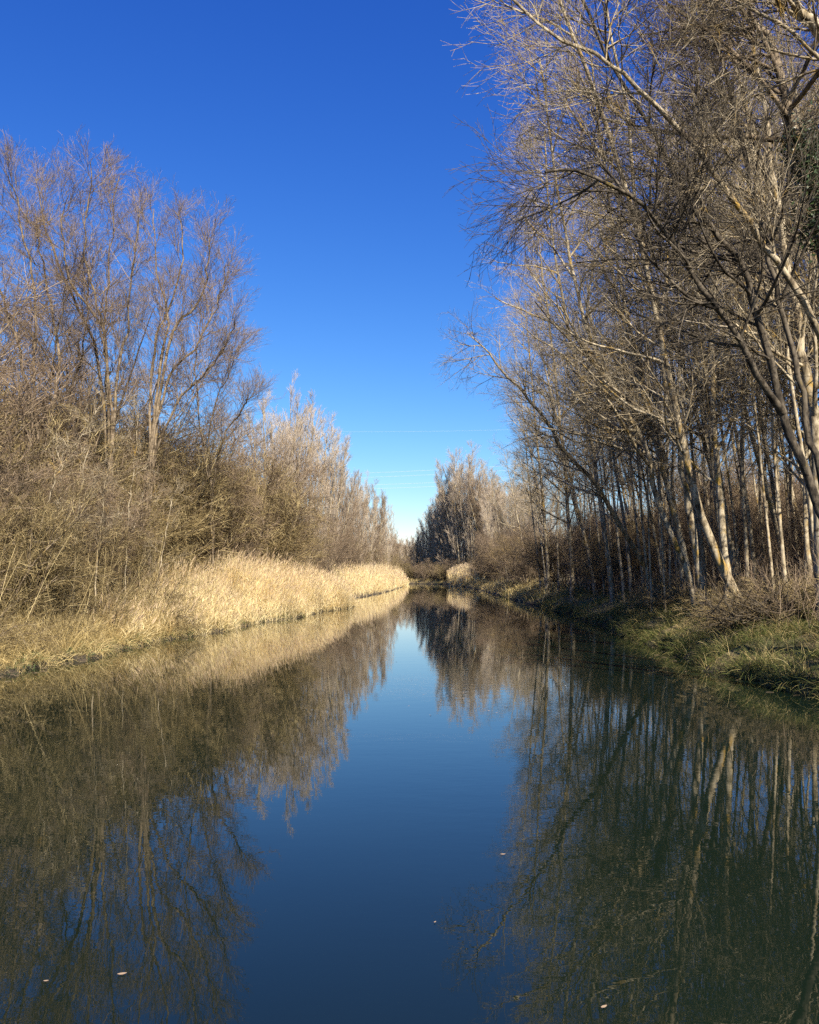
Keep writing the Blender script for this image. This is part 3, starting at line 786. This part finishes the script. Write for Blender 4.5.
stems_obj('undergrowth', 'thin dry stems standing under the shaded trees', 1000, 17, 60, 1.6, 6, 1, (0.5, 2.0), [M['twig_brown']])
stems_obj('undergrowth', 'bleached dry stems and bramble canes by the sunny bank', 1300, 15, 40, 1.0, 6, -1, (0.8, 3.6), [M['twig_shrub']])

# brush heap by the orange-footed trunk
b0 = W(772, 614, 21.5); gx, gy = b0[0], b0[1]; gzz = float(gz(gx, gy))
n_ = 420
o_ = np.stack([gx + rng.normal(size=n_) * 0.55, gy + rng.normal(size=n_) * 0.5, gzz + np.abs(rng.normal(size=n_)) * 0.25], 1)
P = grow(o_, np.stack([rng.normal(size=n_) - 0.3, rng.normal(size=n_), np.abs(rng.normal(size=n_)) * 0.5 + 0.1], 1), U(0.5, 1.5, n_), 6, 0.12, -0.05)
R = np.repeat(U(0.006, 0.02, n_)[:, None], 6, 1) * np.linspace(1, 0.4, 6)
Pt, Rt = spawn(P, R, 4, 0.2, 1, (25, 60), (0.2, 0.6), 0.01, 4, 0.15, 0, rmin=0.004)
base = np.array([gx, gy, gzz])
o = link('brush_heap', mk_mesh('brush_heap', [(*tubes(P - base, R, 5), 0), (*tubes(Pt - base, Rt, 3), 1)], [M['bark_dark'], M['twig_shade']]), None, base)
o['label'] = 'low dark heap of fallen brushwood beside the orange-footed trunk'; o['category'] = 'brush heap'

# floating leaves
lf_m, nt, b = new_mat('floating_leaf'); b.inputs["Base Color"].default_value = (0.30, 0.22, 0.14, 1); b.inputs["Roughness"].default_value = 0.6
def floater(px, py, size, rz, label):
    a = (px - 409.5) / F; bb = (512 - py) / F
    fy = math.cos(PITCH) - bb * math.sin(PITCH); fz = math.sin(PITCH) + bb * math.cos(PITCH); s = -2.2 / fz
    loc = (a * s, fy * s, 0.004)
    t = np.linspace(0, 1, 9); w = np.sin(t * PI) ** 0.8 * size * 0.34 + 0.0005
    P = np.stack([t * size * 2 - size, 0.1 * size * np.sin(t * 3), 0.003 + 0.12 * size * (t - 0.5) ** 2 * 4], 1)[None]
    v1, q1 = ribbons(P, w[None], np.array([[0, 1, 0.15]]))
    o = link('floating_leaf', mk_mesh('floating_leaf', [(v1, q1, 0)], [lf_m]), None, loc); o.rotation_euler[2] = rz
    o['label'] = label; o['category'] = 'leaf'
floater(122, 975, 0.026, 0.3, 'pale curled leaf floating alone near the bottom of the green reflections')
floater(604, 1008, 0.022, 0.6, 'brown leaf floating over the dark tree reflections at the bottom')
floater(435, 923, 0.012, 1.0, 'tiny light leaf speck on the open blue water')
floater(46, 982, 0.014, 0.2, 'small pale leaf fragment by the corner reflections')
floater(503, 855, 0.022, 0.1, 'reddish leaf among the reflected twigs of the leaning tree')

for k_ in range(22):
    floater(rng.uniform(395, 520), rng.uniform(655, 720), rng.uniform(0.015, 0.03), rng.uniform(0, 3.1), 'speck of a leaf drifting with others on the bright open water')
for o in list(scn.objects):
    if o.name.startswith('floating_leaf') and o['label'].startswith('speck'): o['group'] = 'leaf specks drifting on the open water'

# straw, twigs and leaves caught along both edges
lit = []
for sd, n_ in ((1, 130), (-1, 350)):
    y = 11 + 55 * rng.random(n_) ** 1.5; e_ = -0.05 - np.abs(rng.normal(size=n_)) * 0.35; x = Rx(y) + e_ if sd > 0 else Lx(y) - e_
    o_ = np.stack([x, y, np.full(n_, 0.003)], 1); a_ = U(0, 6.28, n_); L_ = U(0.03, 0.22, n_)
    P = o_[:, None, :] + np.stack([np.cos(a_), np.sin(a_) , np.zeros(n_)], 1)[:, None, :] * (L_[:, None] * np.linspace(0, 1, 3)[None])[..., None]
    P[:, 1, 2] += 0.006
    lit.append((*tubes(P, np.full((n_, 3), 0.0022), 4), 0))
    k_ = rng.integers(0, n_, 260); q_ = o_[k_] + rng.normal(size=(260, 3)) * [0.35, 0.5, 0]
    th = U(0, 6.28, 260); ax = np.stack([np.cos(th), np.sin(th), np.zeros(260)], 1); bx_ = np.stack([-np.sin(th), np.cos(th), np.zeros(260)], 1) * 0.5
    w_ = U(0.008, 0.02, 260)[:, None]
    V_ = np.stack([q_ - ax * w_, q_ + bx_ * w_ + [0, 0, 0.004], q_ + ax * w_, q_ - bx_ * w_ + [0, 0, 0.002]], 1).reshape(-1, 3)
    lit.append((V_, np.arange(260 * 4).reshape(260, 4), 1))
o = link('floating_litter', mk_mesh('floating_litter', lit, [M['twig_brown'], M['dry_leaf']])); o['kind'] = 'stuff'; o['label'] = 'straw and leaf litter floating along the canal edges'

# power cables high over the far canal
for i_, (ya, yb, da, db, lb) in enumerate(((474, 447, 300, 230, 'topmost pale cable of the far overhead line'), (478, 452, 300, 230, 'second pale cable of the far overhead line'), (484, 462, 300, 230, 'third cable down of the far overhead line'), (488, 466, 302, 232, 'lowest cable of the far overhead line'), (425, 419, 300, 240, 'single cable running well above the others'))):
    A = W(150, ya, da); B = W(720, yb, db); t = np.linspace(0, 1, 30)[:, None]
    P = A + (B - A) * t; P[:, 2] -= 4 * t[:, 0] * (1 - t[:, 0]) * 3.0
    o = link('power_cable', mk_mesh('power_cable', [(*tubes(P[None], np.full((1, 30), 0.012 if i_ == 4 else 0.026), 6), 0)], [M['cable']]))
    o['label'] = lb; o['category'] = 'cable'; o['group'] = 'cables of the overhead line'

# ------------------------------------------------------------------ light
AZ = math.radians(22)      # sun behind the camera and to its right
EL = math.radians(38)
S = Vector((math.sin(AZ) * math.cos(EL), -math.cos(AZ) * math.cos(EL), math.sin(EL)))
ld = bpy.data.lights.new('sun', 'SUN'); ld.energy = 5.0; ld.angle = math.radians(0.5); ld.color = (1.0, 0.89, 0.74)
lo = bpy.data.objects.new('sun', ld); COL.objects.link(lo); lo.rotation_euler = (-S).to_track_quat('-Z', 'Y').to_euler()
w = bpy.data.worlds.new("World"); scn.world = w; w.use_nodes = True
nt = w.node_tree; bg = nt.nodes['Background']
sky = nt.nodes.new('ShaderNodeTexSky'); sky.sky_type = 'NISHITA'; sky.sun_disc = False
sky.sun_elevation = EL; sky.sun_rotation = math.pi - AZ
sky.air_density = 1.2; sky.dust_density = 0.0; sky.ozone_density = 3.0
sep = nt.nodes.new('ShaderNodeSeparateColor'); cmb = nt.nodes.new('ShaderNodeCombineColor'); nt.links.new(sky.outputs[0], sep.inputs[0])
for ch, (pw, mu) in enumerate(((1.75, 0.100), (1.37, 0.235), (0.87, 0.87))):     # the deep, contrasty blue of the phone picture
    a_ = nt.nodes.new('ShaderNodeMath'); a_.operation = 'POWER'; a_.inputs[1].default_value = pw; nt.links.new(sep.outputs[ch], a_.inputs[0])
    b_ = nt.nodes.new('ShaderNodeMath'); b_.operation = 'MULTIPLY'; b_.inputs[1].default_value = mu; nt.links.new(a_.outputs[0], b_.inputs[0]); nt.links.new(b_.outputs[0], cmb.inputs[ch])
nt.links.new(cmb.outputs[0], bg.inputs[0]); bg.inputs[1].default_value = 0.1

scn.view_settings.view_transform = 'Standard'; scn.view_settings.look = 'None'; scn.view_settings.exposure = 1.2; scn.view_settings.gamma = 1
scn.render.engine = 'CYCLES'
scn.cycles.max_bounces = 6; scn.cycles.diffuse_bounces = 3; scn.cycles.glossy_bounces = 3; scn.cycles.transmission_bounces = 2
scn.cycles.caustics_reflective = False
scn.cycles.use_denoising = False
